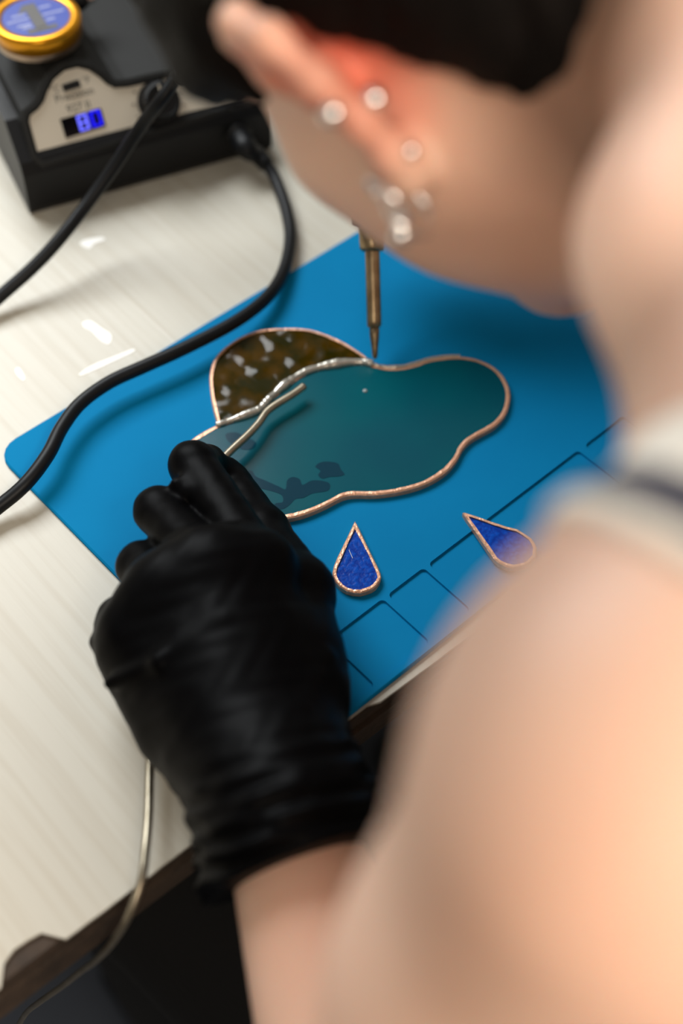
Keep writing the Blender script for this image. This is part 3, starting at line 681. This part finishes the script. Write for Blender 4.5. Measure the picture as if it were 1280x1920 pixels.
# hair: cap over the skull, longer on top and in front of the ear, short at the nape
H = Field(HC - .17, HC + .17, .0036)
H.ell(hd(0, .042, -.016), (.081, .096, .104), HFR, .02); H.cap(hd(0, -.02, -.045), hd(0, -.12, -.055), .057, .050, .02)
xg, yg, zg = H.pts((slice(None),) * 3)
L_ = (xg - HC[0]) * hl[0] + (yg - HC[1]) * hl[1] + (zg - HC[2]) * hl[2]; U_ = (xg - HC[0]) * hu[0] + (yg - HC[1]) * hu[1] + (zg - HC[2]) * hu[2]; G_ = (xg - HC[0]) * hf[0] + (yg - HC[1]) * hf[1] + (zg - HC[2]) * hf[2]
line = np.interp(G_, [-.13, -.085, -.05, -.03, -.012, .012, .03, .05, .075, .12], [-.105, -.102, -.085, .000, .046, .046, .030, .034, .060, .066])
H.F = np.maximum(H.F, (line - U_).astype(np.float32) * .8 + (.0025 * np.sin(L_ * 260 + 6 * np.sin(G_ * 90))).astype(np.float32))
H.F += (.0012 * np.sin(L_ * 520 + 5 * np.sin(U_ * 45 + G_ * 60)) + .0009 * np.sin(L_ * 900 + 7 * np.sin(G_ * 50 - U_ * 30) + 2)).astype(np.float32)
for s in (1, -1):                                     # locks that hang in front of the ears
    for q in range(3):
        a = hd(s * .072, .058 + .004 * q, .012 + .010 * q); H.chain([a, hd(s * .078, .044, .016 + .010 * q), hd(s * .0765, .022 + .006 * q, .024 + .010 * q)], [.009, .007, .003], .008)
for q in range(9):                                     # fringe
    l = -.06 + .012 * q; H.chain([hd(l, .105, .045), hd(l * 1.05, .090, .078), hd(l * 1.08 + .008, .060 + .012 * rng.random(), .090)], [.012, .009, .003], .012)
bodyobj('hair', H, 'hair', 'short dark brown hair')

# earrings on the near ear
e, rim = ear(1)
def ball(c, r, name, material='silver'):
    mb = MB(); mb.lathe(np.asarray(c) - np.array([0, 0, r]), (0, 0, 1), [(r * math.sin(t), r - r * math.cos(t)) for t in np.linspace(.08, math.pi - .08, 9)], 14); return mb.build(name, material, pe, True)
def hoop(c, n, r, t, name='earring'):
    n = nrm(n); u = nrm(np.cross(n, [.3, .2, .9])); w_ = np.cross(n, u)
    pts = np.array([c + (u * math.cos(q) + w_ * math.sin(q)) * r for q in np.linspace(0, 6.283, 29)]); mb = MB(); mb.rings(tube_rings(pts, t, 8)); return mb.build(name, 'silver', pe, True)
dep = lambda p: float((R.T @ (np.asarray(p) - CAM))[2])
ball(pd(700, 186, dep(rim[6]) - .004), .0036, 'earring'); ball(pd(622, 212, dep(rim[5]) - .001), .0034, 'earring'); ball(pd(768, 284, dep(rim[7]) - .003), .0026, 'earring')
hoop(pd(728, 372, dep(rim[8]) - .003), hl + hf * .4, .0080, .0011); hoop(pd(768, 395, dep(rim[8])), hl * .4 + hf, .0085, .0012); ball(pd(752, 440, dep(rim[8]) - .002), .0034, 'earring')

# sleeveless top
T_ = Field((-.22, -.66, .52), (.34, -.05, 1.14), .0036)
torso(T_, .006); shoulders(T_, .004)
for S, Um in ((SL, UM), (SR, (SR + ELR) / 2)): T_.cap(S, Um, .058, .051, .03)
ac = pd(1150, 1010, .265); T_.half_above(ac, (-1, -.1, -.45), SL[2] - .15); T_.half_above((2 * x0 - ac[0], ac[1], ac[2]), (1, -.1, -.45), SL[2] - .15)
T_.cap(pd(1530, 930, .312), pd(1580, 1000, .305), .036, .044, .02)
na, nb = pd(1490, -60, .372), pd(1410, 440, .348)
for sgn in (0, 1):
    mir = (lambda p: np.array([2 * x0 - p[0], p[1], p[2]])) if sgn else (lambda p: p)
    T_.cap(mir(na), mir(nb), .045, .045, .004, 'sub')
nc = C7 + np.array([0, .05, .03]); T_.ell(nc + [0, .01, 0], (.100, .17, .105), k=.004, op='sub')
pl = [(nrm([1, .1, .45]), ac), (nrm([-1, .1, .45]), np.array([2 * x0 - ac[0], ac[1], ac[2]]))]
M['shirt'] = shirt_mat([(n_, n_ @ p_ + .0115) for n_, p_ in pl], .0060, SL[2] - .14)
bodyobj('sleeveless_top', T_, 'shirt', 'off-white sleeveless top with a navy band beside the armhole')

# trousers and shoes
LG = Field((-.34, -.64, .0), (.42, .34, .70), .007)
LG.ell((x0, -.47, .565), (.172, .13, .115), k=.05)
KL, KR = np.array([-.125, .03, .53]), np.array([.24, .03, .53])
for hx, K, fx in ((x0 - .085, KL, -.11), (x0 + .085, KR, .22)):
    LG.cap((hx, -.45, .55), K, .092, .066, .04); LG.cap(K, (fx, -.02, .10), .062, .05, .03); LG.cap((fx, -.02, .12), (fx, -.015, .075), .052, .056, .01)
LG.half((0, 0, .062), (0, 0, -1))
bodyobj('trousers', LG, 'cloth', 'black trousers')
for fx in (-.11, .22):
    SH = Field((fx - .09, -.16, -.01), (fx + .09, .26, .16), .006); SH.cap((fx, -.05, .045), (fx, .13, .034), .042, .033, .03); SH.cap((fx, -.04, .06), (fx, -.025, .10), .040, .042, .02)
    SH.half((0, 0, .001), (0, 0, -1)); bodyobj('shoe', SH, 'rubber')

# ------------------------------------------------------------------ gloves
def hand_field(lo, hi, h, wrist, mcps, fingers, thumb, r=1.0):
    G = Field(lo, hi, h)
    for q in mcps: G.cap(wrist + (q - wrist) * .15, q, .0165 * r, .0125 * r, .018)
    for i in range(3): G.cap(mcps[i], mcps[i + 1], .0125 * r, .0118 * r, .014)
    for q, f_ in zip(mcps, fingers): G.chain([q] + f_, [.0118 * r, .0108 * r, .0095 * r, .0082 * r], .0035)
    G.chain(thumb, [.019 * r, .0150 * r, .0118 * r, .0092 * r], .006)
    return G
Wg = at(520, 1490, .047)
mc = [at(488, 1062, .058), at(392, 1062, .062), at(310, 1108, .056), at(255, 1185, .046)]
fg = [[at(362, 872, .050), at(386, 872, .026), at(408, 884, .0165)],
      [at(297, 958, .046), at(318, 962, .022), at(352, 962, .014)],
      [at(266, 1062, .040), at(292, 1050, .018), at(330, 1036, .013)],
      [at(232, 1165, .034), at(262, 1130, .016), at(296, 1100, .013)]]
th = [at(552, 1290, .042), at(560, 1110, .040), at(492, 998, .026), at(432, 900, .0150)]
allp = np.array(mc + [q for f_ in fg for q in f_] + th + [Wg, at(430, 1690, .02), at(690, 1560, .05), at(470, 1640, .06)])
G = hand_field(allp.min(0) - .05, allp.max(0) + .05, .00115, Wg, mc, fg, th)
# heel of the hand, side pads, wrist and loose cuff
G.cap(at(300, 1230, .030), at(400, 1410, .032), .020, .021, .02); G.cap(at(262, 1230, .030), at(330, 1360, .030), .015, .016, .012)
G.cap(at(420, 1130, .050), at(470, 1420, .045), .020, .023, .02); G.cap(at(545, 1250, .045), at(560, 1440, .045), .018, .020, .02)
fa = nrm(EL - WR)
CE = at(572, 1612, .048)                              # centre of the cuff end
G.cap(Wg, Wg * .5 + CE * .5, .030, .0325, .015); G.cap(Wg * .5 + CE * .5, CE + fa * .02, .0325, .0345, .015)
G.cap(at(480, 1540, .040), at(462, 1680, .034), .020, .016, .012)
# folds
def fold(p, q, r=.0022, k=.006): G.cap(p, q, r, r * .5, k)
for a, b in (((205, 1282, .046), (300, 1240, .064)), ((300, 1240, .064), (420, 1165, .073)), ((182, 1203, .036), (215, 1196, .044)), ((330, 1330, .052), (318, 1240, .062)), ((420, 1480, .062), (560, 1340, .070)),
             ((560, 1340, .070), (610, 1230, .060)), ((470, 1540, .074), (540, 1420, .074)), ((372, 1490, .048), (430, 1500, .066)), ((372, 1525, .046), (440, 1535, .068)), ((330, 905, .058), (398, 905, .050)), ((352, 925, .056), (410, 918, .046))):
    fold(at(*a), at(*b))
fold(at(186, 1204, .036), at(178, 1206, .034), .0024, .003)
xg, yg, zg = G.pts((slice(None),) * 3)
t_ = ((xg - Wg[0]) * fa[0] + (yg - Wg[1]) * fa[1] + (zg - Wg[2]) * fa[2])
wr_ = np.clip((t_ + .02) / .04, 0, 1) * np.clip((.085 - t_) / .02, 0, 1)
G.F += (wr_ * (.0013 * np.sin(t_ * 520 + 60 * xg + 3 * np.sin(zg * 120)) + .0009 * np.sin(t_ * 900 + 200 * yg)) + .0002 * np.sin(xg * 330 + 2 * np.sin(yg * 210)) * np.sin(yg * 290 + zg * 250)).astype(np.float32)
# cuff end: cut along the line seen between (450,1650) and (690,1570)
pA, pB = at(447, 1655, .055), at(690, 1572, .055); cn = np.cross(pB - pA, (pA - CAM) * .6 + np.array([0, 0, -1.0]) * .25); cn = nrm(cn)
if cn @ fa < 0: cn = -cn
G.half(pA, cn)
# keep the glove clear of the table and mat
G.half((0, 0, TT + .0035), (0, 0, -1))
bodyobj('glove', G, 'glove', 'creased black disposable glove pinching the solder wire')

# right hand glove gripping the iron
gx_ = nrm(np.cross(ia, [0, 0, 1])); gy_ = np.cross(gx_, ia)          # gy_: upper side of the handle
def gr(t, a, rad): return tip + ia * (tC + t) + (gx_ * math.cos(a) + gy_ * math.sin(a)) * rad
side = nrm(WRR - HR); s0 = math.atan2(side @ gy_, side @ gx_)
mcr = [gr(.056 + .019 * i, s0 + .5, .036) for i in range(4)]
fr_ = [[gr(.050 + .019 * i, s0 + 1.6, .026), gr(.046 + .019 * i, s0 + 2.7, .0205), gr(.044 + .019 * i, s0 + 3.7, .0195)] for i in range(4)]
thr = [gr(.084, s0 - .25, .045), gr(.062, s0 - .5, .032), gr(.044, s0 - 1.0, .023), gr(.030, s0 - 1.5, .0195)]
Wr2 = WRR
ap2 = np.array(mcr + [q for f_ in fr_ for q in f_] + thr + [Wr2, Wr2 + nrm(ELR - Wr2) * .05])
G2 = hand_field(ap2.min(0) - .045, ap2.max(0) + .045, .0022, Wr2, mcr, fr_, thr)
G2.cap(Wr2, Wr2 + nrm(ELR - WRR) * .055, .030, .033, .015); G2.half(Wr2 + nrm(ELR - WRR) * .055, nrm(ELR - WRR))
bodyobj('glove', G2, 'glove', 'black disposable glove gripping the soldering iron')

# ------------------------------------------------------------------ solder wire
wp = [at(570, 724, .0125), at(548, 740, .0125), at(520, 757, .0125), at(500, 772, .0125), at(485, 793, .0130), at(465, 815, .0135), at(440, 838, .014), at(420, 858, .0145), at(400, 885, .016), at(375, 960, .022), at(340, 1090, .022), at(310, 1250, .012), at(292, 1360, .009), at(283, 1405, .009),
      at(280, 1460, .010), at(278, 1530, .012), at(272, 1600, .014), at(264, 1655, .013), at(240, 1720, .004), at(210, 1768, -.012), at(180, 1800, -.03), at(150, 1822, -.05), at(115, 1850, -.075), at(75, 1878, -.10), at(45, 1905, -.14), at(20, 1960, -.20), at(0, 2040, -.28)]
WP = catmull(wp, 6); mb = MB(); rw = np.interp(np.arange(len(WP)), [0, 90, 120, len(WP)], [.0020, .0020, .0015, .0014])
mb.rings(tube_rings(WP, rw, 10))
wc = at(283, 1405); mb.build('solder_wire', 'wire', None, True, (wc[0], wc[1], TT)); tag(bpy.data.objects['solder_wire'], 'bent grey solder wire held in the black glove over the cloud', 'solder wire')

# ------------------------------------------------------------------ stool under the person
sx, sy = x0, -.48
sq = thing('stool', (sx, sy, 0), 'round black stool under the seated person', 'stool')
mb = MB(); mb.lathe((sx, sy, .40), (0, 0, 1), [(.165, 0), (.175, .01), (.175, .04), (.16, .052)], 40); mb.build('seat', 'rubber', sq)
for q in range(4):
    a = math.pi / 4 + q * math.pi / 2; c, s_ = math.cos(a), math.sin(a); mb = MB(); mb.rings(tube_rings([(sx + .12 * c, sy + .12 * s_, .40), (sx + .19 * c, sy + .19 * s_, 0.0)], .012, 10)); mb.build('leg', 'steel', sq, True)
